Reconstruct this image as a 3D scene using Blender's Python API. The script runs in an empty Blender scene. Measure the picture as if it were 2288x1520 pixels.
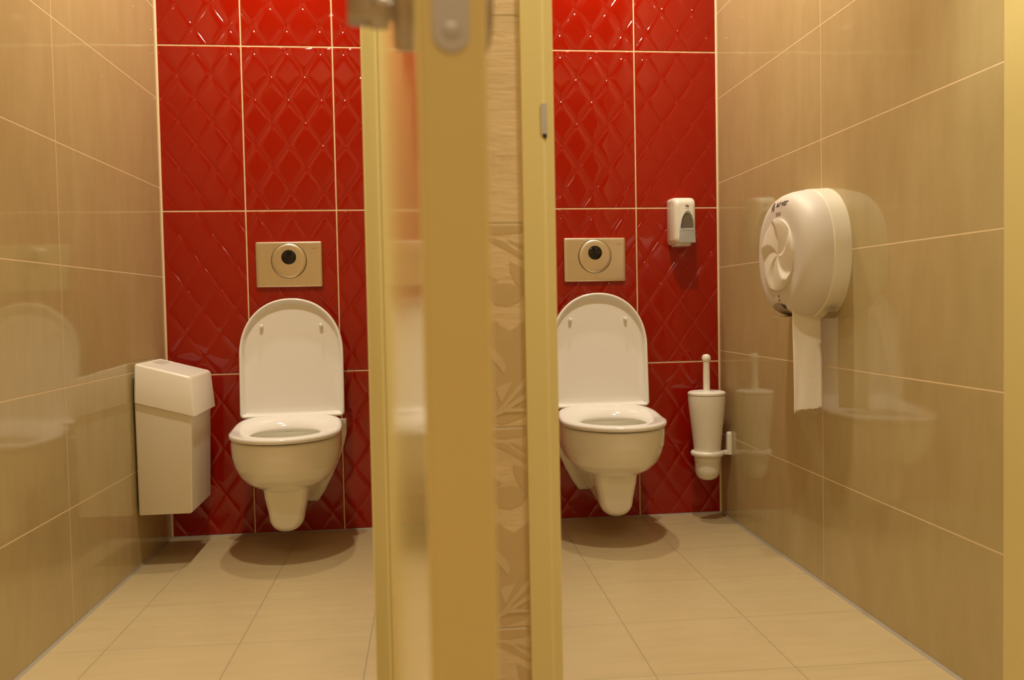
import bpy, bmesh, math, random
from mathutils import Vector, Matrix, noise
import numpy as np
random.seed(4)
S = bpy.context.scene
COL = S.collection
PI = math.pi

# ------------------------------------------------------------------ camera
cd = bpy.data.cameras.new('camera')
cam = bpy.data.objects.new('camera', cd)
COL.objects.link(cam)
cd.sensor_fit = 'HORIZONTAL'
cd.sensor_width = 36.0
cd.lens = 2014.874 / 2288 * 36.0
cam.matrix_world = Matrix(((0.99312, 0.02341, -0.11471, -0.21632),
                           (-0.1155, 0.03554, -0.99267, -3.43628),
                           (-0.01916, 0.99909, 0.038, 0.83551),
                           (0, 0, 0, 1)))
cd.clip_start = 0.05
cd.dof.use_dof = True
cd.dof.focus_distance = 3.05
cd.dof.aperture_fstop = 4.8
S.camera = cam

# ------------------------------------------------------------------ light
S.view_settings.view_transform = 'Standard'
S.view_settings.look = 'None'
S.view_settings.gamma = 1.0
S.view_settings.use_curve_mapping = False
S.view_settings.exposure = 0.0

W = bpy.data.worlds.new('world')
S.world = W
W.use_nodes = True
W.node_tree.nodes['Background'].inputs[0].default_value = (1.0, 0.72, 0.42, 1)
W.node_tree.nodes['Background'].inputs[1].default_value = 0.006

LAMP = (1.0, 0.91, 0.72)


def lamp(x, y, z, power, size=0.07, spread=150):
    l = bpy.data.lights.new('downlight', 'AREA')
    l.shape = 'DISK'
    l.size = size
    l.energy = power
    l.color = LAMP
    l.spread = math.radians(spread)
    o = bpy.data.objects.new('downlight', l)
    COL.objects.link(o)
    o.location = (x, y, z)
    return o


CEIL = 2.62
lamp(-0.64, -0.20, CEIL - .02, 8.7)
lamp(-0.64, -1.03, CEIL - .02, 15.2)
lamp(0.52, -0.20, CEIL - .02, 8.7)
lamp(0.52, -1.03, CEIL - .02, 15.2)
lamp(-0.95, -2.37, CEIL - .02, 27, .2)
lamp(0.60, -2.37, CEIL - .02, 23, .2)
lamp(0.10, -4.00, CEIL - .02, 10.5, .3)

# ------------------------------------------------------------------ geometry constants (metres)
XL0, DL = -1.1003, 0.02174      # left wall  x = XL0 + DL*y
XR0, DR = 1.0037, 0.02341       # right wall x = XR0 + DR*y
YF_IN, YF_OUT = -1.77, -2.00    # inner and outer face of the front wall
xl = lambda y: XL0 + DL * y
xr = lambda y: XR0 + DR * y


# ------------------------------------------------------------------ material helpers
class NT:
    def __init__(self, name):
        self.m = bpy.data.materials.new(name)
        self.m.use_nodes = True
        self.t = self.m.node_tree
        self.b = self.t.nodes['Principled BSDF']
        self.geo = None

    def n(self, kind, **kw):
        x = self.t.nodes.new(kind)
        for k, v in kw.items():
            setattr(x, k, v)
        return x

    def put(self, sock, v):
        if isinstance(v, (int, float)):
            sock.default_value = v
        elif isinstance(v, tuple):
            sock.default_value = v if len(v) == len(sock.default_value) else tuple(v) + (1,)
        else:
            self.t.links.new(v, sock)

    def math(self, op, a, b=0.0, c=None, clamp=False):
        x = self.n('ShaderNodeMath', operation=op, use_clamp=clamp)
        self.put(x.inputs[0], a)
        self.put(x.inputs[1], b)
        if c is not None:
            self.put(x.inputs[2], c)
        return x.outputs[0]

    def pos(self):
        if self.geo is None:
            g = self.n('ShaderNodeNewGeometry')
            s = self.n('ShaderNodeSeparateXYZ')
            self.t.links.new(g.outputs['Position'], s.inputs[0])
            self.geo = (s.outputs[0], s.outputs[1], s.outputs[2], g.outputs['Position'])
        return self.geo

    def combine(self, x, y, z):
        c = self.n('ShaderNodeCombineXYZ')
        for i, v in enumerate((x, y, z)):
            self.put(c.inputs[i], v)
        return c.outputs[0]

    def scaled(self, sx, sy, sz):
        x = self.n('ShaderNodeVectorMath', operation='MULTIPLY')
        self.put(x.inputs[0], self.pos()[3])
        x.inputs[1].default_value = (sx, sy, sz)
        return x.outputs[0]

    def noise(self, vec, scale, detail=4, rough=.55):
        x = self.n('ShaderNodeTexNoise')
        self.put(x.inputs['Vector'], vec)
        x.inputs['Scale'].default_value = scale
        x.inputs['Detail'].default_value = detail
        x.inputs['Roughness'].default_value = rough
        return x.outputs['Fac']

    def line(self, coord, off, period, half, soft=.0008):
        """1 on joints at off + k*period, 0 elsewhere"""
        t = self.math('DIVIDE', self.math('SUBTRACT', coord, off), period)
        t = self.math('ABSOLUTE', self.math('SUBTRACT', t, self.math('ROUND', t)))
        t = self.math('MULTIPLY', t, period)
        mr = self.n('ShaderNodeMapRange')
        self.put(mr.inputs['Value'], t)
        mr.inputs['From Min'].default_value = half
        mr.inputs['From Max'].default_value = half + soft
        mr.inputs['To Min'].default_value = 1
        mr.inputs['To Max'].default_value = 0
        return mr.outputs[0]

    def single(self, coord, off, half, soft=.0008):
        t = self.math('ABSOLUTE', self.math('SUBTRACT', coord, off))
        mr = self.n('ShaderNodeMapRange')
        self.put(mr.inputs['Value'], t)
        mr.inputs['From Min'].default_value = half
        mr.inputs['From Max'].default_value = half + soft
        mr.inputs['To Min'].default_value = 1
        mr.inputs['To Max'].default_value = 0
        return mr.outputs[0]

    def mix(self, f, a, b):
        x = self.n('ShaderNodeMix', data_type='RGBA')
        self.put(x.inputs[0], f)
        self.put(x.inputs[6], a)
        self.put(x.inputs[7], b)
        return x.outputs[2]

    def ramp(self, f, stops):
        x = self.n('ShaderNodeValToRGB')
        self.put(x.inputs[0], f)
        e = x.color_ramp.elements
        e[0].position, e[0].color = stops[0][0], tuple(stops[0][1]) + (1,)
        e[1].position, e[1].color = stops[-1][0], tuple(stops[-1][1]) + (1,)
        for p, c in stops[1:-1]:
            k = e.new(p)
            k.color = tuple(c) + (1,)
        return x.outputs[0]

    def bump(self, height, strength=1.0, dist=1.0):
        x = self.n('ShaderNodeBump')
        x.inputs['Strength'].default_value = strength
        x.inputs['Distance'].default_value = dist
        self.put(x.inputs['Height'], height)
        self.t.links.new(x.outputs[0], self.b.inputs['Normal'])

    def set(self, **kw):
        for k, v in kw.items():
            self.put(self.b.inputs[k.replace('_', ' ')], v)
        return self.m


def plain(name, col, rough=.4, metal=0., ior=1.5, var=.03, scale=30, **kw):
    """solid colour with a faint procedural mottling"""
    t = NT(name)
    f = t.noise(t.pos()[3], scale, 3)
    a = tuple(min(1, c * (1 + var)) for c in col)
    b = tuple(c * (1 - var) for c in col)
    t.set(Base_Color=t.mix(f, a, b), Roughness=rough, Metallic=metal, IOR=ior, **kw)
    return t.m


def stone(t, stretch, base, dark, light, scale=9):
    f = t.noise(t.scaled(*stretch), scale, 6, .6)
    g = t.noise(t.pos()[3], 2.2, 2)
    k = t.math('ADD', t.math('MULTIPLY', f, .7), t.math('MULTIPLY', g, .3))
    return t.ramp(k, [(.30, dark), (.5, base), (.70, light)])


def beige_wall(name, z0, q, rough=.07):
    t = NT(name)
    x, y, z, p = t.pos()
    c = stone(t, (2.6, 2.6, .8), (.475, .372, .185), (.438, .340, .164), (.505, .402, .207), 6)
    m = t.math('MAXIMUM', t.line(z, z0, q, .0011), t.line(y, -.9345, .9345, .0011))
    col = t.mix(m, c, (.80, .62, .38))
    fine = t.noise(p, 3.0, 2)
    h = t.math('ADD', t.math('MULTIPLY', m, -.0004), t.math('MULTIPLY', fine, .002))
    t.bump(h)
    return t.set(Base_Color=col, Roughness=t.math('ADD', rough, t.math('MULTIPLY', m, .4)), IOR=1.5)


def red_wall(name, gx, sx, zrow):
    t = NT(name)
    x, y, z, p = t.pos()
    m = t.math('MAXIMUM', t.line(x, gx, sx, .0019), t.line(z, 0, zrow, .0019))
    # each tile carries the same lattice of long diamonds, 122 x 172 mm
    def local(c, off, per, mid):
        w = t.math('DIVIDE', t.math('SUBTRACT', c, off), per)
        return t.math('SUBTRACT', t.math('MULTIPLY', t.math('FRACT', w), per), mid)
    u = t.math('DIVIDE', local(x, gx, sx, sx / 2), .122)
    v = t.math('DIVIDE', local(z, 0, zrow, .413), .172)

    def pillow(w):
        fr = t.math('FRACT', t.math('ADD', w, 20.0))
        d = t.math('ABSOLUTE', t.math('SUBTRACT', t.math('MULTIPLY', fr, 2.0), 1.0))   # 1 on the lattice line, 0 mid-way
        return t.math('SUBTRACT', 1.0, t.math('POWER', d, 6.0))
    h = t.math('ADD', pillow(t.math('ADD', u, v)), pillow(t.math('SUBTRACT', u, v)))
    # tiles flatten towards their own border
    def edge(c, off, per):
        w = t.math('DIVIDE', t.math('SUBTRACT', c, off), per)
        w = t.math('MULTIPLY', t.math('ABSOLUTE', t.math('SUBTRACT', w, t.math('ROUND', w))), per)
        mr = t.n('ShaderNodeMapRange', interpolation_type='SMOOTHSTEP')
        t.put(mr.inputs['Value'], w)
        mr.inputs['From Min'].default_value = .002
        mr.inputs['From Max'].default_value = .007
        return mr.outputs[0]
    e = t.math('MULTIPLY', edge(x, gx, sx), edge(z, 0, zrow))
    # body of the tile is softly quilted; the clear glaze on top follows the relief more sharply
    t.bump(t.math('ADD', t.math('MULTIPLY', h, .0008), t.math('MULTIPLY', e, .0008)))
    cb = t.n('ShaderNodeBump')
    cb.inputs['Distance'].default_value = 1.0
    t.put(cb.inputs['Height'], t.math('ADD', t.math('MULTIPLY', h, .0027), t.math('MULTIPLY', e, .0010)))
    t.t.links.new(cb.outputs[0], t.b.inputs['Coat Normal'])
    t.set(Coat_Weight=t.math('SUBTRACT', 1.0, m), Coat_Roughness=.045, Coat_IOR=1.5)
    f = t.noise(p, 3, 3)
    c = t.mix(f, (.35, .0085, .0014), (.32, .0075, .0012))
    return t.set(Base_Color=t.mix(m, c, (.80, .60, .36)), Roughness=.6, IOR=1.2, Specular_IOR_Level=0.0)


def floor_mat():
    t = NT('floor_tile')
    x, y, z, p = t.pos()
    # joints run parallel to the side walls, which stand slightly out of square with the back wall
    xs = t.math('SUBTRACT', x, t.math('MULTIPLY', y, .022))
    ys = t.math('ADD', y, t.math('MULTIPLY', x, .022))
    m = t.math('MAXIMUM', t.line(xs, -.629, .3265, .0009), t.line(ys, -.810, .3375, .0009))
    c = stone(t, (.7, 4.5, 1), (.465, .355, .192), (.425, .320, .165), (.500, .386, .216), 7)
    f2 = t.noise(t.scaled(1, 5, 1), 14, 5, .65)
    c = t.mix(t.math('MULTIPLY', f2, .18), c, (.45, .34, .165))
    col = t.mix(t.math('MULTIPLY', m, .75), c, (.30, .25, .15))
    t.bump(t.math('ADD', t.math('MULTIPLY', m, -.0006), t.math('MULTIPLY', f2, .0006)))
    return t.set(Base_Color=col, Roughness=t.math('ADD', .23, t.math('MULTIPLY', f2, .2)), IOR=1.45)


M_LEFT = beige_wall('beige_wall_tile', .3177, .3238)
M_RIGHT = beige_wall('beige_wall_tile_right', .3167, .3272)
M_RED_L = red_wall('red_relief_tile', -.800, .330, .602)
M_RED_R = red_wall('red_relief_tile_right', .675, .330, .602)
M_FLOOR = floor_mat()
M_PAINT = plain('cream_paint', (.68, .57, .245), .22, var=.012)
M_DOOR = plain('cream_door_lacquer', (.70, .56, .22), .13, var=.012)
M_CEIL = plain('ceiling_paint', (.72, .68, .60), .8)
M_GROUT = plain('cream_silicone', (.82, .64, .40), .45)
M_GREYSIL = plain('grey_silicone', (.33, .29, .23), .5)
M_CERAMIC = plain('white_ceramic', (.91, .87, .77), .06, var=.006)
M_SEAT = plain('white_seat_plastic', (.90, .86, .81), .10, var=.006)
M_PLASTIC = plain('white_plastic', (.80, .75, .66), .28, var=.01)
M_BIN = plain('bin_plastic', (.85, .78, .66), .35, var=.01)
M_BRUSH = plain('brush_plastic', (.88, .83, .73), .32, var=.01)
M_COVER = plain('frosted_cover', (.70, .64, .58), .50, var=.01)
M_FRAME = plain('dispenser_frame', (.80, .74, .62), .35, var=.01)
M_DARK = plain('dark_print', (.035, .02, .018), .5)
M_FAINT = plain('brown_print', (.30, .17, .10), .5)
M_BLACK = plain('black_glass', (.006, .005, .005), .12)
M_GAP = plain('dark_gap', (.03, .02, .012), .6)
M_GREY = plain('grey_plastic', (.42, .42, .40), .35)
M_GREYDK = plain('dark_grey_window', (.16, .13, .10), .12)
M_BLUE = plain('blue_plastic', (.12, .12, .22), .3)
M_PAPER = plain('tissue_paper', (.84, .78, .68), .9, var=.03, scale=60)
M_LATCH = plain('satin_steel', (.50, .47, .42), .50, metal=.85, var=.03)
M_HANDLE = plain('brushed_nickel', (.46, .40, .33), .34, metal=.9, var=.04)
M_RECESS = plain('recessed_grey_white', (.56, .49, .40), .5)
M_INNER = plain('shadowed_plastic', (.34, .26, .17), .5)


def steel_mat():
    t = NT('brushed_steel')
    x, y, z, p = t.pos()
    f = t.noise(t.scaled(260, 1, 4), 1.0, 3)
    c = t.mix(f, (.86, .78, .64), (.74, .66, .53))
    t.bump(t.math('MULTIPLY', f, .00006))
    return t.set(Base_Color=c, Metallic=1.0, Roughness=.30)


M_STEEL = steel_mat()


def decor_mat(name, cols):
    t = NT(name)
    c = stone(t, (1.0, 1, 4.5), *cols, 8)
    x, y, z, p = t.pos()
    m = t.line(z, .3130, .3270, .0011)
    f = t.noise(t.scaled(1, 1, 5), 20, 4)
    t.bump(t.math('ADD', t.math('MULTIPLY', m, -.001), t.math('MULTIPLY', f, .0012)))
    return t.set(Base_Color=t.mix(t.math('MULTIPLY', m, .6), c, (.42, .29, .13)), Roughness=.32, IOR=1.45)


M_DECO = decor_mat('cream_streaked_tile', [(.66, .50, .28), (.57, .42, .22), (.72, .56, .33)])
M_DECO2 = plain('tan_leaf_print', (.53, .38, .185), .32, var=.06, scale=25)
M_DECO3 = plain('pale_leaf_print', (.60, .455, .25), .32, var=.05, scale=25)


# ------------------------------------------------------------------ object helpers
def obj(name, verts, faces, mat, parent=None, smooth=True, auto=35, mats=None, fmat=None):
    me = bpy.data.meshes.new(name)
    me.from_pydata([tuple(v) for v in verts], [], [tuple(f) for f in faces])
    bm = bmesh.new()
    bm.from_mesh(me)
    bmesh.ops.recalc_face_normals(bm, faces=bm.faces)
    bm.to_mesh(me)
    bm.free()
    for m in (mats or [mat]):
        me.materials.append(m)
    if fmat:
        for p, i in zip(me.polygons, fmat):
            p.material_index = i
    o = bpy.data.objects.new(name, me)
    COL.objects.link(o)
    if parent is not None:
        o.parent = parent
    if smooth:
        for p in me.polygons:
            p.use_smooth = True
        if auto:
            me.set_sharp_from_angle(angle=math.radians(auto))
    return o


def empty(name, loc):
    o = bpy.data.objects.new(name, None)
    o.location = loc
    o.empty_display_size = .05
    COL.objects.link(o)
    return o


def tag(o, label, cat, group=None):
    o['label'] = label
    o['category'] = cat
    if group:
        o['group'] = group
    return o


def struct(o):
    o['kind'] = 'structure'
    return o


class MB:
    """collects several shapes into one mesh"""
    def __init__(self):
        self.v, self.f, self.m = [], [], []

    def add(self, v, f, mi=0):
        k = len(self.v)
        self.v += [tuple(a) for a in v]
        self.f += [tuple(i + k for i in q) for q in f]
        self.m += [mi] * len(f)
        return self

    def build(self, name, mat, parent=None, **kw):
        if isinstance(mat, list):
            return obj(name, self.v, self.f, None, parent, mats=mat, fmat=self.m, **kw)
        return obj(name, self.v, self.f, mat, parent, **kw)


def box(x0, x1, y0, y1, z0, z1):
    v = [(x, y, z) for z in (z0, z1) for y in (y0, y1) for x in (x0, x1)]
    f = [(0, 1, 3, 2), (4, 6, 7, 5), (0, 4, 5, 1), (2, 3, 7, 6), (0, 2, 6, 4), (1, 5, 7, 3)]
    return v, f


def loft(rings, cap0=True, cap1=True, closed=True):
    n = len(rings[0])
    v = [p for r in rings for p in r]
    f = []
    for i in range(len(rings) - 1):
        for j in range(n if closed else n - 1):
            k = (j + 1) % n
            f.append((i * n + j, i * n + k, (i + 1) * n + k, (i + 1) * n + j))
    if cap0:
        f.append(tuple(range(n)))
    if cap1:
        f.append(tuple((len(rings) - 1) * n + j for j in range(n)))
    return v, f


def lathe(profile, n=48, centre=(0, 0, 0), axis='z', cap0=True, cap1=True):
    """profile: (radius, height) pairs"""
    rings = []
    for r, h in profile:
        ring = []
        for i in range(n):
            a = 2 * PI * i / n
            c, s = r * math.cos(a), r * math.sin(a)
            p = (c, s, h) if axis == 'z' else ((h, c, s) if axis == 'x' else (c, h, s))
            ring.append((p[0] + centre[0], p[1] + centre[1], p[2] + centre[2]))
        rings.append(ring)
    return loft(rings, cap0, cap1)


def rrect(x0, x1, z0, z1, r, n=6):
    pts = []
    for cx, cz, a0 in ((x1 - r, z1 - r, 0), (x0 + r, z1 - r, 90), (x0 + r, z0 + r, 180), (x1 - r, z0 + r, 270)):
        for i in range(n + 1):
            a = math.radians(a0 + 90 * i / n)
            pts.append((cx + r * math.cos(a), cz + r * math.sin(a)))
    return pts


def bevel(o, w, seg=3, angle=30):
    b = o.modifiers.new('bevel', 'BEVEL')
    b.width = w
    b.segments = seg
    b.limit_method = 'ANGLE'
    b.angle_limit = math.radians(angle)
    b.harden_normals = False
    return o


def tube(path, r, n=16):
    """tube along a list of points"""
    P = [Vector(p) for p in path]
    rings = []
    up = Vector((0, 0, 1))
    for i, p in enumerate(P):
        d = (P[min(i + 1, len(P) - 1)] - P[max(i - 1, 0)]).normalized()
        a = d.cross(up)
        if a.length < 1e-3:
            a = d.cross(Vector((0, 1, 0)))
        a.normalize()
        b = a.cross(d)
        rr = r[i] if isinstance(r, (list, tuple)) else r
        rings.append([p + a * rr * math.cos(2 * PI * k / n) + b * rr * math.sin(2 * PI * k / n) for k in range(n)])
    return loft(rings)


def text_mesh(txt, size, bold=0.0):
    cu = bpy.data.curves.new('lettering', 'FONT')
    cu.body = txt
    cu.size = size
    cu.offset = bold
    cu.align_x = 'CENTER'
    cu.align_y = 'CENTER'
    cu.resolution_u = 3
    o = bpy.data.objects.new('lettering', cu)
    COL.objects.link(o)
    dg = bpy.context.evaluated_depsgraph_get()
    me = bpy.data.meshes.new_from_object(o.evaluated_get(dg))
    v = [tuple(p.co) for p in me.vertices]
    f = [tuple(p.vertices) for p in me.polygons]
    bpy.data.objects.remove(o)
    bpy.data.curves.remove(cu)
    bpy.data.meshes.remove(me)
    return v, f


# ------------------------------------------------------------------ the setting
YB = -4.6     # rear wall of the wash area behind the photographer
XA, XB = -2.1, 2.1
struct(obj('floor', *box(XA, XB, YB, .10, -.10, 0), M_FLOOR, smooth=False))
struct(obj('ceiling', *box(XA, XB, YB, .10, CEIL, CEIL + .1), M_CEIL, smooth=False))
PM0, PM1 = -.170, .016   # the partition between the two cubicles
struct(obj('wall_back_left', *box(XL0 - .02, (PM0 + PM1) / 2, 0, .10, 0, CEIL), M_RED_L, smooth=False))
struct(obj('wall_back_right', *box((PM0 + PM1) / 2, XR0 + .02, 0, .10, 0, CEIL), M_RED_R, smooth=False))


def slab(x0a, x1a, x0b, x1b, ya, yb, z0, z1):
    v = [(x0a, ya, z0), (x1a, ya, z0), (x1b, yb, z0), (x0b, yb, z0),
         (x0a, ya, z1), (x1a, ya, z1), (x1b, yb, z1), (x0b, yb, z1)]
    return v, [(0, 1, 2, 3), (4, 5, 6, 7), (0, 1, 5, 4), (1, 2, 6, 5), (2, 3, 7, 6), (3, 0, 4, 7)]


struct(obj('wall_left', *slab(xl(0) - .12, xl(0), xl(YF_IN) - .12, xl(YF_IN), 0, YF_IN, 0, CEIL), M_LEFT, smooth=False))
struct(obj('wall_right', *slab(xr(0), xr(0) + .12, xr(YF_IN), xr(YF_IN) + .12, 0, YF_IN, 0, CEIL), M_RIGHT, smooth=False))
struct(obj('wall_middle', *box(PM0, PM1, YF_IN, 0, 0, CEIL), M_RIGHT, smooth=False))
struct(obj('wall_rear', *box(XA, XB, YB - .1, YB, 0, CEIL), M_DECO, smooth=False))
struct(obj('wall_corridor_left', *box(XA - .1, XA, YB, YF_OUT, 0, CEIL), M_DECO, smooth=False))
struct(obj('wall_corridor_right', *box(XB, XB + .1, YB, YF_OUT, 0, CEIL), M_DECO, smooth=False))

# front wall: piers between and beside the two door openings, lintels above them
HEAD = 2.10
struct(obj('wall_front_left', *box(XA, -1.22, YF_OUT, YF_IN, 0, CEIL), M_DECO, smooth=False))
struct(obj('wall_front_right', *box(1.00, XB, YF_OUT, YF_IN, 0, CEIL), M_DECO, smooth=False))
struct(obj('wall_front_lintel', *box(-1.22, 1.00, YF_OUT, YF_IN, HEAD + .06, CEIL), M_DECO, smooth=False))

# pier between the doors: streaked cream tile with rows of leaf-printed border tile
pier = MB()
pier.add(*box(-.204, -.0285, YF_OUT, YF_IN, 0, HEAD + .06), 0)
LEFT_T, RIGHT_T = -.170, -.0285
def inlay(pts, mi, z0, lift):
    """flat printed shape on the pier's face; pts in tile units: u 0..1 across, v 0..1 down"""
    ux = lambda u: -.100 + u * .0765
    vz = lambda v: z0 - v * .327
    poly = [(max(LEFT_T, min(RIGHT_T, ux(u))), YF_OUT - lift, vz(v)) for u, v in pts]
    pier.add(poly, [tuple(range(len(poly)))], mi)
def leaf(u0, v0, u1, v1, fat, n=10, bend=0):
    """pointed leaf between two tips"""
    A, B = Vector((u0, v0)), Vector((u1, v1))
    d = B - A
    p = Vector((-d.y, d.x)) 
    out = []
    for s in (1, -1):
        for i in range(n):
            t = i / n if s > 0 else 1 - i / n
            w = math.sin(PI * t) * fat * s + bend * math.sin(PI * t)
            q = A + d * t + Vector((p.x * w * 4.27 , p.y * w / 4.27))
            out.append((q.x, q.y))
    return out
for k, top in enumerate((.967, .640, .313)):
    T = top
    inlay([(-.9, .012), (1.02, .012), (1.02, .045), (.4, .055), (-.1, .040), (-.9, .05)], 1, T, .0004)
    inlay([(.1, .06), (.5, .085), (1.02, .165), (1.02, .185), (.62, .135), (.3, .095)], 1, T, .0004)
    inlay([(.55, .075), (1.02, .105), (1.02, .135), (.75, .105)], 1, T, .0004)
    inlay([(.62, .185), (.80, .205), (1.02, .225), (1.02, .345), (.90, .33), (.74, .29), (.65, .24)], 1, T, .0004)
    inlay([(.02, .23), (.18, .245), (.38, .275), (.20, .30), (.02, .315)], 1, T, .0004)
    inlay([(.10, .315), (.34, .295), (.62, .293), (.84, .315), (.96, .345), (.80, .385), (.56, .405), (.34, .395), (.18, .36)], 1, T, .0004)
    inlay([(.27, .47), (.42, .50), (.62, .525), (.78, .50), (.90, .48), (1.02, .46), (1.02, .93), (.85, .955), (.40, .985), (.18, .97),
           (.14, .86), (.18, .76), (.02, .74), (.10, .64), (.20, .60), (.14, .54)], 1, T, .0004)
    inlay([(.02, .59), (.22, .60), (.42, .65), (.52, .70), (.46, .735), (.36, .70), (.20, .655)], 2, T, .0008)
    inlay([(.28, .805), (.40, .79), (.66, .77), (.52, .83), (.40, .88)], 2, T, .0008)
    for q_, (a, b) in enumerate(((.75, .79), (.83, .86), (.91, .925))):
        inlay([(.22 + .1 * q_, .94 - .02 * q_), (1.02, a), (1.02, b), (.24 + .1 * q_, .955 - .015 * q_)], 2, T, .0009 + .0002 * q_)
    inlay([(.02, .86), (.12, .85), (.10, .97), (.02, .99)], 2, T, .0008)
struct(pier.build('wall_front_pier', [M_DECO, M_DECO2, M_DECO3], smooth=False))


def jamb(name, prof, z1, mat=M_PAINT):
    """vertical frame member; prof: x,y outline"""
    v, f = loft([[(x, y, 0) for x, y in prof], [(x, y, z1) for x, y in prof]])
    o = obj(name, v, f, mat, smooth=False)
    bevel(o, .0025, 2)
    return struct(o)


# frame of the left cubicle, jamb on the hinge side (behind the open door)
jamb('trim_1', [(-.2815, YF_IN + .012), (-.2815, -1.940), (-.2570, -1.940), (-.2570, -1.966), (-.2050, -1.966), (-.2050, YF_IN + .012)], HEAD)
# frame of the left cubicle, latch side
jamb('trim_2', [(-1.225, YF_IN + .012), (-1.165, YF_IN + .012), (-1.165, -1.94), (-1.19, -1.94), (-1.19, -2.012), (-1.225, -2.012)], HEAD)
# frame of the right cubicle, latch side with its strike plate
t3 = jamb('trim_3', [(-.0295, YF_OUT - .005), (.0060, YF_OUT - .005), (.0085, YF_OUT - .003), (.0235, YF_OUT - .003), (.0235, -1.945), (.0300, -1.945), (.0300, YF_IN + .012), (-.0295, YF_IN + .012)], HEAD)
# frame of the right cubicle, hinge side
jamb('trim_4', [(.9612, YF_IN + .004), (.9612, -1.945), (.9780, -1.945), (.9780, -2.012), (1.0100, -2.012), (1.0100, YF_IN + .004)], HEAD)
for nm, a, b in (('trim_5', -1.225, -.205), ('trim_6', -.0295, 1.010)):
    struct(obj(nm, *box(a, b, -2.010, YF_IN + .010, HEAD, HEAD + .06), M_PAINT, smooth=False))
# silicone joints in the corners and along the floor
def bead(name, pts, mat):
    v, f = loft(pts)
    return struct(obj(name, v, f, mat, smooth=False))
w = .0055
bead('trim_7', [[(xl(0), 0, z), (xl(0) + w, -.0008, z), (xl(0) + w * .6, -w * .6, z), (xl(-w), -w, z)] for z in (0, CEIL)], M_GROUT)
bead('trim_8', [[(xr(0), 0, z), (xr(0) - w, -.0008, z), (xr(0) - w * .6, -w * .6, z), (xr(-w), -w, z)] for z in (0, CEIL)], M_GROUT)
w = .006
bead('trim_9', [[(xl(y), y, 0), (xl(y) + w, y, .0006), (xl(y) + w * .5, y, w * .5), (xl(y) + .0006, y, w)] for y in (0, YF_IN)], M_GREYSIL)
bead('trim_10', [[(xr(y), y, 0), (xr(y) - w, y, .0006), (xr(y) - w * .5, y, w * .5), (xr(y) - .0006, y, w)] for y in (0, YF_IN)], M_GREYSIL)
w = .004
bead('trim_11', [[(x, 0, 0), (x, -w, .0006), (x, -w * .5, w * .5), (x, -.0006, w)] for x in (xl(0), PM0)], M_GREYSIL)
bead('trim_12', [[(x, 0, 0), (x, -w, .0006), (x, -w * .5, w * .5), (x, -.0006, w)] for x in (PM1, xr(0))], M_GREYSIL)

sp = obj('strike_plate', *loft([[(x, YF_OUT - .0042 + d, z) for x, z in rrect(.0022, .0116, 1.108, 1.156, .0012, 3)] for d in (0, -.0022)]), M_LATCH, t3, smooth=False)
obj('strike_recess', *box(.0045, .0112, YF_OUT - .0052, YF_OUT - .0030, 1.1015, 1.1080), M_GAP, t3, smooth=False)

# ------------------------------------------------------------------ the open door of the left cubicle
H = Vector((-.2512, -2.004, 0))       # hinge end of its left face
E0 = Vector((-.2068, -2.89, 0))       # latch end of its left face
dirv = (E0 - H).normalized()
nrm = Vector((-dirv.y, dirv.x, 0))    # towards the right face
if nrm.x < 0:
    nrm = -nrm
TH, LEN = .0425, (E0 - H).length
door = empty('door_1', (H.x, H.y, 0.01))
door.rotation_euler.z = math.atan2(dirv.y, dirv.x)
struct(door)
# local frame: x along the leaf from the hinge, y = thickness (right face at +y here), z up
sgn = 1.0 if (Matrix.Rotation(door.rotation_euler.z, 3, 'Z') @ Vector((0, 1, 0))).dot(nrm) > 0 else -1.0
def D(x, t, z):
    return (x, sgn * t, z)
leafp = [(0, 0), (LEN - .003, 0), (LEN, .003), (LEN, TH - .003), (LEN - .003, TH), (0, TH)]
lf = obj('leaf', *loft([[D(x, t, z) for x, t in leafp] for z in (0, 2.08)]), M_DOOR, door, smooth=False)
bevel(lf, .0015, 2)
# lock front plate, round-ended, with its fixing screw
def capsule(t0, t1, z0, z1, n=14):
    r = (t1 - t0) / 2
    c = (t0 + t1) / 2
    pts = [(c + r * math.cos(a), z0 + r + r * math.sin(a)) for a in [PI + PI * i / n for i in range(n + 1)]]
    pts += [(c + r * math.cos(a), z1 - r + r * math.sin(a)) for a in [PI * i / n for i in range(n + 1)]]
    return pts
PZ = .978
fp = obj('lock_plate', *loft([[D(LEN + d, t, z) for t, z in capsule(.0095, .0315, PZ, PZ + .235)] for d in (-.001, .0012)]), M_LATCH, door, smooth=False)
scr = MB()
scr.add(*lathe([(.0001, .0006), (.0014, .0006), (.0018, .0009), (.0046, .0009), (.0052, .0006), (.0052, 0)], 24, (LEN + .0008, sgn * .0205, PZ + .0125), 'x'))
scr.build('screw', M_LATCH, fp)
obj('latch_bolt', *box(LEN - .002, LEN + .010, *sorted((sgn * .0145, sgn * .0265)), PZ + .14, PZ + .172), M_HANDLE, fp, smooth=False)
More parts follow.
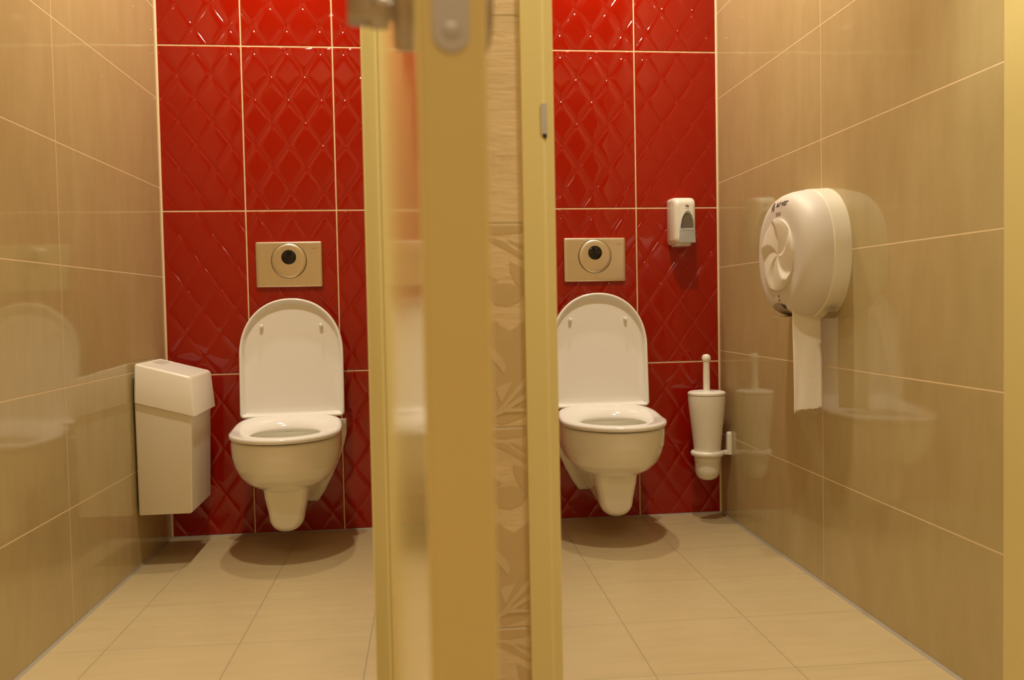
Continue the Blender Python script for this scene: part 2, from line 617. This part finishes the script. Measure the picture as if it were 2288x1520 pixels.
# round rose with turn knob inside, rose with indicator window outside
hx, hz = LEN - .062, 1.0225
def P(side, x, out, z):
    return D(x, (-out if side == 0 else TH + out), z)
def disc(side, prof, n=40, dz=0.0):
    return loft([[P(side, hx + r * math.cos(2 * PI * i / n), h, hz + dz + r * math.sin(2 * PI * i / n)) for i in range(n)] for r, h in prof])
ROSE = ((.0265, -.001), (.0265, .0075), (.0250, .0095), (.021, .0105))
obj('lock_rose', *disc(0, ROSE), M_HANDLE, door)
tk = MB()
tk.add(*disc(0, ((.0075, .010), (.0075, .0135), (.0125, .0138), (.0130, .016), (.0130, .024), (.0118, .0265), (.0102, .0275)), 32))
tk.add(*loft([[P(0, x, o, z) for x, z in rrect(hx - .012 * s, hx + .012 * s, hz - .0092 * s, hz + .0092 * s, .0025, 4)] for o, s in ((.020, 1), (.0395, 1), (.0408, .93))]))
tk.build('turn_knob', M_HANDLE, door, auto=40)
r2 = obj('lock_rose', *disc(1, ROSE), M_HANDLE, door)
obj('indicator', *loft([[P(1, x, o, z) for x, z in rrect(hx - .012, hx + .012, hz + .006, hz + .016, .002, 4)] for o in (.0095, .0122)]), M_SEAT, r2, smooth=False)
# lever handles higher up on both faces
lz = hz + .085
for side in (0, 1):
    obj('handle_rose', *loft([[P(side, hx + r * math.cos(2 * PI * i / 40), h, lz + r * math.sin(2 * PI * i / 40)) for i in range(40)] for r, h in ROSE]), M_HANDLE, door)
    path = [P(side, hx, .008, lz), P(side, hx, .026, lz), P(side, hx - .004, .036, lz), P(side, hx - .014, .0415, lz), P(side, hx - .03, .0425, lz), P(side, hx - .075, .0425, lz), P(side, hx - .118, .041, lz)]
    v, f = tube(path, [.0105, .0105, .0105, .0100, .0098, .0098, .0092], 20)
    obj('lever_handle', v, f, M_HANDLE, door, auto=60)
# hinges of this door
for z in (.25, 1.78):
    obj('hinge', *lathe([(.007, z), (.007, z + .10)], 16, (-.008, sgn * (TH + .004), 0)), M_LATCH, door)


# ------------------------------------------------------------------ toilets
def dring(a, yf, yb, yc, z, n=72, pb=.5, pf=1.0):
    """plan outline: round in front, squarer behind"""
    out = []
    for i in range(n):
        t = 2 * PI * i / n
        c, s = math.cos(t), math.sin(t)
        if s < 0:       # front half
            x = a * math.copysign(abs(c) ** pf, c)
            y = yc - (yc - yf) * abs(s) ** pf
        else:
            x = a * math.copysign(abs(c) ** pb, c)
            y = yc + (yb - yc) * abs(s) ** pb
        out.append((x, y, z))
    return out


def toilet(cx, label):
    T = empty('wall_hung_toilet', (cx, 0, 0))
    b = MB()
    outer = [(.404, .176, -.520, -.02), (.399, .181, -.526, -.015), (.380, .1815, -.526, -.012), (.345, .179, -.520, -.012), (.310, .170, -.503, -.012),
             (.280, .156, -.478, -.012), (.255, .134, -.443, -.012), (.238, .106, -.408, -.012), (.228, .070, -.370, -.012), (.224, .030, -.330, -.012)]
    inner = [(.4065, .120, -.460, -.183), (.385, .136, -.470, -.150), (.340, .128, -.452, -.140), (.300, .105, -.415, -.160), (.262, .06, -.36, -.20)]
    rings = [dring(a, f, bk, -.300, z) for z, a, f, bk in reversed(inner)] + [dring(a, f, bk, -.285, z) for z, a, f, bk in outer]
    b.add(*loft(rings))
    # trap under the bowl, running back to the wall
    tr = []
    for y, w_, zb, zt in ((-.010, .060, .105, .30), (-.12, .060, .100, .30), (-.24, .064, .090, .30), (-.325, .067, .080, .29), (-.352, .062, .084, .28), (-.366, .052, .095, .26)):
        ring = []
        for i in range(41):
            a = PI * i / 40
            x = -math.cos(a)
            dz = math.sin(a) ** .8
            ring.append((math.copysign(abs(x) ** .80, x) * w_ * (.90 - .05 * dz), y, zb + .005 + .060 * (1 - dz)))
        ring += [(w_ * 1.10, y, .205), (w_ * 1.22, y, zt), (-w_ * 1.22, y, zt), (-w_ * 1.10, y, .205)]
        tr.append(ring)
    b.add(*loft(tr))
    # flared back plate against the wall
    wing = []
    for y, s in ((0, 1.0), (-.022, 1.0), (-.030, .97), (-.032, .80), (-.08, .73), (-.130, .68)):
        prof = [(.186, .425), (.186, .37), (.172, .315), (.152, .262), (.126, .205), (.100, .155), (.075, .118)]
        r = [(x * s, y, .27 + (z - .27) * (s if z < .4 else 1) - (.022 if y < -.025 and z > .4 else 0)) for x, z in prof]
        r += [(-x, yy, z) for x, yy, z in reversed(r)]
        wing.append(r)
    b.add(*loft(wing))
    bowl = b.build('bowl', M_CERAMIC, T, auto=0)
    r = bowl.modifiers.new('remesh', 'REMESH')
    r.mode = 'VOXEL'
    r.voxel_size = .0042
    r.use_smooth_shade = True
    sm = bowl.modifiers.new('smooth', 'SMOOTH')
    sm.factor = .5
    sm.iterations = 9
    # water in the bowl
    obj('water', *loft([dring(.085, -.385, -.17, -.285, .285, 40)], True, False), M_GREYDK, T)
    # seat ring
    n = 96
    O = dring(.1865, -.534, -.085, -.290, 0, n, .62)
    I = dring(.116, -.446, -.185, -.305, 0, n, .9)
    prof = [(.03, .000), (.0, .003), (.0, .009), (.012, .0135), (.05, .0160), (.16, .0175), (.34, .0180), (.54, .0172), (.73, .0145), (.88, .0095), (.97, .004), (1.0, .000), (.96, -.003), (.80, -.001)]
    rings = []
    for i in range(n):
        def up(y):
            q = min(1, max(0, (y + .31) / .20))
            return .026 * q * q * (3 - 2 * q)
        ring = []
        for s_, z in prof:
            y = O[i][1] + (I[i][1] - O[i][1]) * s_
            ring.append((O[i][0] + (I[i][0] - O[i][0]) * s_, y, .4095 + z + up(y) * min(1, max(0, z / .0172)) ** .7))
        rings.append(ring)
    m = len(prof)
    v = [p for r_ in rings for p in r_]
    f = [(i * m + j, ((i + 1) % n) * m + j, ((i + 1) % n) * m + (j + 1) % m, i * m + (j + 1) % m) for i in range(n) for j in range(m)]
    obj('seat', v, f, M_SEAT, T, auto=0)
    # hinge blocks
    for s in (-1, 1):
        o = obj('hinge', *lathe([(.009, -.030), (.0115, -.028), (.0115, .028), (.009, .030)], 24, (s * .088, -.080, .444), 'x'), M_SEAT, T)
    # lid, standing open against the wall
    outline = []
    a, hs, top, rc = .186, .228, .434, .016
    for i in range(7):
        t = PI + PI / 2 * i / 6
        outline.append((-a + rc + rc * math.cos(t), rc + rc * math.sin(t)))
    for i in range(7):
        t = 1.5 * PI + PI / 2 * i / 6
        outline.append((a - rc + rc * math.cos(t), rc + rc * math.sin(t)))
    for i in range(1, 5):
        outline.append((a, rc + (hs - rc) * i / 5))
    for i in range(49):
        t = PI * i / 48
        outline.append((a * math.copysign(abs(math.cos(t)) ** .94, math.cos(t)), hs + (top - hs) * math.sin(t) ** .94))
    for i in range(4, 0, -1):
        outline.append((-a, rc + (hs - rc) * i / 5))
    P2 = [Vector(p) for p in outline]
    N = len(P2)
    nr = []
    for i in range(N):
        d = (P2[(i + 1) % N] - P2[i - 1]).normalized()
        nr.append(Vector((-d.y, d.x)))
    tilt = math.radians(4.5)
    base = Vector((0, -.088, .444))
    def L(p, d):      # lid coordinates: in-plane point, height towards the camera
        x, h = p
        return (x, base.y + h * math.sin(tilt) - d * math.cos(tilt), base.z + h * math.cos(tilt) + d * math.sin(tilt))
    rings = []
    for off, d in ((.012, -.006), (.003, -.003), (0, .002), (0, .018), (.0015, .0215), (.004, .0230), (.0070, .0227), (.0090, .0210), (.0115, .012), (.0145, .0045), (.022, .0018), (.040, .0012)):
        rings.append([L(P2[i] + nr[i] * off, d) for i in range(N)])
    lid = obj('lid', *loft(rings), M_SEAT, T, auto=50)
    for s in (-1, 1):
        v, f = lathe([(.0075, 0), (.0068, .006), (.0066, .013), (.0056, .0165), (.003, .0182)], 20)
        v = [L((s * .1065 + x, .334 + y), .001 + z) for x, y, z in v]
        obj('buffer', v, f, M_SEAT, lid)
    tag(T, label, 'toilet', 'wall-hung toilets with raised lids')
    return T


toilet(-.638, 'white wall-hung toilet with raised lid, in the left cubicle beside the waste bin')
toilet(.503, 'white wall-hung toilet with raised lid, in the right cubicle beside the toilet brush')


# ------------------------------------------------------------------ flush plates
def flush(cx, cz, label):
    T = empty('flush_plate', (cx, 0, cz))
    hw, hh = .1205, .0840
    rings = []
    for ins, y in ((.000, 0), (.000, -.0085), (.0012, -.0108), (.004, -.0120), (.012, -.0123)):
        rings.append([(x, y, z) for x, z in rrect(-hw + ins, hw - ins, -hh + ins, hh - ins, .0045, 5)])
    pl = obj('plate', *loft(rings), M_STEEL, T, auto=25)
    by = .013
    gap = lathe([(.0652, -.0119), (.0652, -.0127), (.0628, -.0127)], 64, (0, 0, by), 'y', True, True)
    obj('button_gap', *gap, M_GAP, pl, smooth=False)
    prof = [(.0630, -.010), (.0630, -.0145), (.0600, -.0162), (.0520, -.0170), (.035, -.0172), (.001, -.0173)]
    bt = obj('button', *lathe(prof, 96, (0, 0, by), 'y'), M_STEEL, T)
    obj('sensor_window', *lathe([(.0270, -.015), (.0270, -.0176), (.0262, -.0180), (.001, -.0181)], 48, (0, 0, by + .0135), 'y'), M_BLACK, bt)
    v, f = text_mesh('GEBERIT', .0062)
    o = obj('lettering', [(x + .094, -.0125, z + .058) for x, z, _ in v], f, M_FAINT, pl, smooth=False)
    tag(T, label, 'flush plate', 'steel flush plates above the toilets')


flush(-.6470, 1.0045, 'brushed steel flush plate with round button, above the toilet in the left cubicle')
flush(.5070, 1.0068, 'brushed steel flush plate with round button, above the toilet in the right cubicle')

# ------------------------------------------------------------------ sanitary bin on the left wall
T = empty('sanitary_bin', (-1.02, -.255, .175))
tag(T, 'white wall-mounted sanitary waste bin with sloping lid in the left corner', 'bin')
def L3(pts):
    return [(x + 1.02, y + .255, z - .175) for x, y, z in pts]
def ringxy(x0, x1, y0, y1, r, zf):
    return [(x, y, zf(x)) for x, y in rrect(x0, x1, y0, y1, r, 4)]
slope = lambda z0: (lambda x: z0 - (x + 1.10) * .275)
flat = lambda z0: (lambda x: z0)
rings = [ringxy(-1.098, -.936, -.398, -.118, .004, flat(.1755)), ringxy(-1.100, -.932, -.400, -.115, .006, flat(.1790)), ringxy(-1.102, -.923, -.402, -.108, .006, slope(.575))]
obj('body', *loft([L3(r) for r in rings]), M_BIN, T, auto=40)
# stepped lid, flaring downward
rings = [ringxy(-1.1005, -.9155, -.4065, -.0870, .006, slope(.547)), ringxy(-1.1010, -.9120, -.4100, -.0840, .008, slope(.5465)),
         ringxy(-1.0985, -.9205, -.4030, -.1000, .008, slope(.665)), ringxy(-1.0960, -.9235, -.3995, -.1035, .008, slope(.671)),
         ringxy(-1.0925, -.9275, -.3950, -.1080, .007, slope(.6730)),
         ringxy(-1.0890, -.9320, -.3900, -.1130, .006, slope(.6725)), ringxy(-1.0880, -.9335, -.3890, -.1140, .006, slope(.6715))]
lid = obj('lid', *loft([L3(r) for r in rings]), M_BIN, T, auto=40)
ft = obj('flap', *loft([L3(ringxy(-1.045, -.936, -.387, -.116, .003, slope(z))) for z in (.6700, .6726)]), M_COVER, lid, smooth=False)
obj('finger_hole', *loft([L3(ringxy(-1.083, -1.050, -.260, -.130, .012, slope(z))) for z in (.6700, .6722)]), M_RECESS, lid, smooth=False)
obj('wall_bracket', *[L3(a) if i == 0 else a for i, a in enumerate(box(-1.1065, -1.098, -.36, -.15, .30, .60))], M_BIN, T, smooth=False)

# ------------------------------------------------------------------ soap dispenser on the right back wall
T = empty('soap_dispenser', (.841, 0, 1.055))
tag(T, 'white soap dispenser with grey push lever on the red wall', 'soap dispenser')
def at_(pts):
    return [(x - .841, y, z - 1.055) for x, y, z in pts]
def hsec(y, ix, z0, z1, r=.016):
    return [(x, y, z) for x, z in rrect(.7975 + ix, .8845 - ix, z0, z1, r, 6)]
rings = [hsec(0, .002, 1.060, 1.236), hsec(-.003, .0, 1.058, 1.238), hsec(-.055, .0, 1.060, 1.237), hsec(-.080, .001, 1.061, 1.233), hsec(-.092, .004, 1.063, 1.226), hsec(-.0985, .009, 1.067, 1.217), hsec(-.1005, .016, 1.072, 1.208)]
obj('housing', *loft([at_(r) for r in rings]), M_PLASTIC, T, auto=40)
obj('bottom_tray', *loft([at_([(x, y, z) for x, y in rrect(.811, .868, -.085, -.004, .012, 4)]) for z in (1.052, 1.064)]), M_PLASTIC, T, auto=40)
# grey push lever: an arch widening downward, with a recessed window
def arch(y, cx, hw, z0, z1, n=24):
    out = []
    for i in range(n + 1):
        t = PI * i / n
        out.append((cx + hw * math.cos(t) * (1 - .10 * math.sin(t)), y, z0 + (z1 - z0) * math.sin(t) ** .85))
    return out
ax = .8468
lever = [arch(-.095, ax, .0322, 1.062, 1.188), arch(-.103, ax, .0322, 1.062, 1.188), arch(-.1065, ax, .0305, 1.063, 1.185),
         arch(-.1068, ax, .0275, 1.112, 1.178), arch(-.1020, ax, .0245, 1.116, 1.174), arch(-.1005, ax, .0235, 1.118, 1.172)]
lv = obj('push_lever', *loft([at_(r) for r in lever]), M_GREY, T, auto=45)
obj('window', *loft([at_(arch(y, ax, .0228, 1.1185, 1.171)) for y in (-.1004, -.1016)]), M_GREYDK, lv, smooth=False)
obj('blue_tab', *[at_(a) if i == 0 else a for i, a in enumerate(box(ax - .019, ax - .012, -.1032, -.1012, 1.119, 1.136))], M_BLUE, lv, smooth=False)
obj('shelf', *[at_(a) if i == 0 else a for i, a in enumerate(box(ax - .022, ax + .024, -.1075, -.1015, 1.108, 1.1145))], M_GREY, lv, smooth=False)
lg = MB()
for z, h, s in ((1.2035, .0010, 0), (1.2010, .0012, .001), (1.1982, .0014, .002)):
    lg.add([(.8395 + s, -.1010, z), (.8485, -.1010, z + .0002), (.8545, -.1010, z - .001 + s * .4), (.8495, -.1010, z - h), (.8400 + s, -.1010, z - h)], [(0, 1, 2, 3, 4)])
lg.add([(.848, -.1012, 1.2035), (.8555, -.1012, 1.2005), (.852, -.1012, 1.1965), (.849, -.1012, 1.199)], [(0, 1, 2, 3)])
lg.v = at_(lg.v)
lg.build('emblem', M_DARK, T, smooth=False)
sm_ = MB()
for k in range(8):
    sm_.add(*box(.8390 + k * .0019, .8402 + k * .0019, -.1012, -.1004, 1.1905, 1.1918))
    sm_.add(*box(.8390 + k * .0016, .8400 + k * .0016, -.1012, -.1004, 1.2058, 1.2066))
sm_.v = at_(sm_.v)
sm_.build('small_print', M_FAINT, T, smooth=False)
obj('key_slot', *[at_(a) if i == 0 else a for i, a in enumerate(box(.836, .846, -.060, -.050, 1.2365, 1.2378))], M_GREYDK, T, smooth=False)

# ------------------------------------------------------------------ toilet brush and its wall holder
bx, by_ = .907, -.126
H_ = empty('toilet_brush_holder', (bx, by_, .16))
tag(H_, 'white cup of the toilet brush held by a ring bracket on the right wall', 'brush holder')
prof = [(.001, .1585), (.020, .1600), (.034, .1670), (.043, .1800), (.0462, .1960), (.0466, .2290), (.0490, .2310), (.0490, .2480), (.0475, .2500), (.0500, .2700),
        (.0530, .3050), (.0600, .3700), (.0660, .4200), (.0695, .4600), (.0702, .4810), (.0660, .4830), (.060, .4800), (.052, .40), (.046, .30), (.001, .25)]
obj('cup', *lathe([(r, z - .16) for r, z in prof], 56), M_BRUSH, H_)
# ring and bracket
m_ = MB()
n, k = 48, 12
v, f = [], []
for i in range(n):
    a = 2 * PI * i / n
    for j in range(k):
        t = 2 * PI * j / k
        rr = .0545 + .0085 * math.cos(t)
        v.append((rr * math.cos(a), rr * math.sin(a), .2605 - .16 + .0105 * math.sin(t)))
f = [(i * k + j, ((i + 1) % n) * k + j, ((i + 1) % n) * k + (j + 1) % k, i * k + (j + 1) % k) for i in range(n) for j in range(k)]
m_.add(v, f)
xw = xr(by_) - bx
m_.add(*loft([[(x, y, z - .16) for y, z in rrect(-.010, .010, .2515, .2690, .004, 4)] for x in (.052, xw - .004)]))
br = m_.build('ring', M_BRUSH, H_)
plate = capsule(-.012, .012, .250, .340)
plate[0:15] = [(-.012, .252), (.012, .252)]
rings = [[(xw - d, (y) * s, .295 + (z - .295) * s - .16) for y, z in plate] for d, s in ((.001, 1), (.012, 1), (.016, .93), (.0175, .80))]
obj('wall_plate', *loft(rings), M_BRUSH, H_, auto=40)
B_ = empty('toilet_brush', (bx, by_, .484))
tag(B_, 'white toilet brush with ball-topped handle standing in its cup', 'toilet brush')
cap = [(.066, .4835), (.0705, .4840), (.0715, .4880), (.0700, .4930), (.064, .4965), (.050, .4985), (.020, .4990), (.001, .4990)]
obj('cap', *lathe([(r, z - .484) for r, z in cap], 56), M_BRUSH, B_)
hd = [(.0128, .4985), (.0126, .56), (.0120, .606), (.0122, .609), (.0148, .6125), (.0166, .6185), (.0168, .6230), (.0155, .6295), (.0115, .6350), (.006, .6375), (.001, .638)]
obj('handle', *lathe([(r, z - .484) for r, z in hd], 32), M_BRUSH, B_)
obj('cap_slot', *loft([[(.026 + .007 * math.cos(a), .004 + .009 * math.sin(a), z) for a in [2 * PI * i / 20 for i in range(20)]] for z in (.0138, .0154)]), M_INNER, B_, smooth=False)

# ------------------------------------------------------------------ toilet roll dispenser on the right wall
cy, cz = -.927, .968
T = empty('toilet_roll_dispenser', (xr(cy), cy, cz))
tag(T, 'large round white toilet roll dispenser mounted on the right wall', 'dispenser')
def outline_(k, n=88, zmin=-.185, a=.197, b=.189, pw=2.25):
    out = []
    for i in range(n):
        t = 2 * PI * i / n
        c, s = math.cos(t), math.sin(t)
        y = a * k * math.copysign(abs(c) ** (2 / pw), c)
        z = b * k * math.copysign(abs(s) ** (2 / pw), s)
        out.append((y, max(z, zmin * min(1, k * 1.0))))
    return out
wx = lambda d: -d            # distance out from the wall
fr = MB()
fr.add(*loft([[(-d, y, z) for y, z in outline_(k)] for d, k in ((-.004, 1.0), (.050, .985), (.053, .97))]))
fr_o = fr.build('frame', M_FRAME, T, auto=35)
COVER = [(.050, .972), (.066, .968), (.086, .948), (.102, .915), (.113, .875), (.120, .83), (.1245, .775), (.1265, .71), (.1273, .62), (.1278, .48), (.1283, .25), (.1285, .02)]
cv = obj('cover', *loft([[(-d, y * (1 if k > .9 else 1), z) for y, z in outline_(k)] for d, k in COVER]), M_COVER, T, auto=60)
def cover_x(y, z):
    """how far the cover stands out at (y, z)"""
    k = max(((abs(y) / .197) ** 2.25 + (abs(z) / .189) ** 2.25) ** (1 / 2.25), -z / .185)
    for (d0, k0), (d1, k1) in zip(COVER, COVER[1:]):
        if k0 >= k >= k1:
            return d0 + (d1 - d0) * (k0 - k) / max(1e-6, k0 - k1)
    return .128
# round pinwheel knob of five swirling blades
kn = MB()
R, blades, nr_, na = .1035, 5, 14, 200
v, f = [], []
for i in range(nr_ + 1):
    r = R * (i / nr_)
    for j in range(na):
        a = 2 * PI * j / na
        sw = a + .75 * (r / R) ** 1.2 + .35
        ph = (sw / (2 * PI) * blades) % 1.0
        saw = (1 - ph / .80) if ph < .80 else (ph - .80) / .20
        h = .003 + .010 * saw * min(1, 1.15 * r / R) * (1.0 if i < nr_ else .75)
        kz = .96 + .04 * math.cos(2 * a)
        v.append((-.1275 - h, r * math.cos(a), r * math.sin(a)))
for i in range(nr_):
    for j in range(na):
        f.append((i * na + j, i * na + (j + 1) % na, (i + 1) * na + (j + 1) % na, (i + 1) * na + j))
k0 = len(v)
for j in range(na):
    a = 2 * PI * j / na
    v.append((-.119, R * math.cos(a), R * math.sin(a)))
for j in range(na):
    f.append((nr_ * na + j, nr_ * na + (j + 1) % na, k0 + (j + 1) % na, k0 + j))
obj('pinwheel_knob', v, f, M_PLASTIC, T, auto=28)
# lettering on the cover
def on_cover(pts2):
    return [(-cover_x(y, z) - .0007, y, z) for y, z in pts2]
def letter(name, txt, size, yc, zc, mat, bold=0, sx=1.0):
    v, f = text_mesh(txt, size, bold)
    bm = bmesh.new()
    vs = [bm.verts.new(p) for p in v]
    for q in f:
        try:
            bm.faces.new([vs[i] for i in q])
        except ValueError:
            pass
    P = [(yc - p.co.x * sx, zc + p.co.y) for p in bm.verts]
    bm.free()
    return obj(name, on_cover(P), f, mat, cv, smooth=False)
letter('lettering', 'BAY WEST', .0165, -.0195, .1435, M_DARK, .0006, .92)
lg = MB()
def bar(y0, z0, y1, z1, wd):
    d = Vector((y1 - y0, z1 - z0)).normalized()
    p = Vector((-d.y, d.x)) * wd / 2
    q = [(y0 + p.x, z0 + p.y), (y1 + p.x, z1 + p.y), (y1 - p.x, z1 - p.y), (y0 - p.x, z0 - p.y)]
    lg.add(on_cover(q), [(0, 1, 2, 3)])
c0, d0 = .0395, .1400
arc = [(c0 + .0085 * math.cos(t), d0 + .0125 * math.sin(t)) for t in [PI * i / 14 for i in range(-2, 17)]]
for a, b in zip(arc, arc[1:]):
    bar(*a, *b, .0035)
arc = [(c0 + .0045 * math.cos(t), d0 - .001 + .0065 * math.sin(t)) for t in [2 * PI * i / 12 for i in range(13)]]
for a, b in zip(arc, arc[1:]):
    bar(*a, *b, .0022)
bar(c0 + .008, d0 - .013, c0 + .0085, d0, .0035)
bar(c0 - .0085, d0, c0 - .005, d0 - .013, .0035)
lg.build('emblem', M_DARK, cv, smooth=False)
sp_ = MB()
random.seed(9)
for row, (zz, wid) in enumerate(((.1215, .034), (.1150, .034))):
    y = .018
    while y > .018 - wid:
        l = random.uniform(.0014, .0030)
        q = [(y, zz), (y - l, zz), (y - l, zz - .0034 - random.uniform(0, .001)), (y, zz - .0034)]
        sp_.add(on_cover(q), [(0, 1, 2, 3)])
        y -= l + .0008
sp_.build('small_print', M_FAINT, cv, smooth=False)
sp_ = MB()
for zz, wid in ((-.1285, .016), (-.1325, .016)):
    y = wid / 2
    while y > -wid / 2:
        l = random.uniform(.0012, .0026)
        q = [(y, zz), (y - l, zz), (y - l, zz - .0026), (y, zz - .0026)]
        sp_.add(on_cover(q), [(0, 1, 2, 3)])
        y -= l + .0007
sp_.build('small_print', M_FAINT, cv, smooth=False)
dp = [(.004 * math.cos(t) * (.9), -.1195 + .0032 * math.sin(t)) for t in [2 * PI * i / 14 for i in range(14)]]
obj('drop_mark', on_cover(dp), [tuple(range(14))], M_DARK, cv, smooth=False)
# tear opening at the foot of the cover and the notch in the frame
def patch(name, pts2, mat, lift):
    P = [(-cover_x(y, z) - lift, y, z) for y, z in pts2]
    Q = [(x + .004, y, z) for x, y, z in P]
    return obj(name, *loft([Q, P]), mat, cv, smooth=False)
def sheet(name, tops, bots, mat, lift, rows=10):
    P, F = [], []
    n = len(tops)
    for r_ in range(rows + 1):
        t = r_ / rows
        P += on_cover([(a[0] + (b[0] - a[0]) * t, a[1] + (b[1] - a[1]) * t) for a, b in zip(tops, bots)])
    P = [(x - lift, y, z) for x, y, z in P]
    for r_ in range(rows):
        for c_ in range(n - 1):
            a = r_ * n + c_
            F.append((a, a + 1, a + n + 1, a + n))
    return obj(name, P, F, mat, cv)
ys = [.064 - .100 * q / 14 for q in range(15)]
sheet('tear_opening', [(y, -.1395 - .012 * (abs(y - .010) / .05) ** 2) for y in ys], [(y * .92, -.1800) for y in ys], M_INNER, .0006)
patch('tear_teeth', [(-.010, -.142), (-.036, -.146), (-.036, -.156), (-.022, -.156)], M_GAP, .0024)
fn = [(-.0485, -.1975 + .095, -.162), (-.006, -.1975 + .105, -.162)]
obj('notch', [(-.051, -.150, -.1655), (-.051, -.116, -.1838), (-.012, -.112, -.1850), (-.020, -.1495, -.1655),
              (-.047, -.145, -.1655), (-.047, -.112, -.1830), (-.016, -.110, -.1840), (-.022, -.1445, -.1655)],
    [(0, 1, 2, 3), (4, 5, 6, 7), (0, 1, 5, 4), (1, 2, 6, 5), (2, 3, 7, 6), (3, 0, 4, 7)], M_INNER, fr_o, smooth=False)

# hanging end of the paper
pv, pf = [], []
random.seed(2)
nu, nv = 16, 44
for j in range(nv + 1):
    s = j / nv
    for i in range(nu + 1):
        u = i / nu
        z = .812 - .292 * s
        if j == nv:
            z += random.uniform(-.003, .003) + (-.010 if u < .12 else 0) + .007 * u
        x = .8695 + .0865 * u
        curl = .020 * max(0, s - .18) * max(0, .42 - .28 * s - u) / .42
        y = -.983 - .004 * math.sin(2.2 * s) - curl + .0015 * math.sin(6 * u + 3 * s)
        pv.append((x, y, z))
for j in range(nv):
    for i in range(nu):
        a = j * (nu + 1) + i
        pf.append((a, a + 1, a + nu + 2, a + nu + 1))
pp = obj('toilet_paper', pv, pf, M_PAPER, None, auto=0)
so = pp.modifiers.new('thickness', 'SOLIDIFY')
so.thickness = .0005
tag(pp, 'strip of white toilet paper with torn end hanging below the dispenser', 'toilet paper')
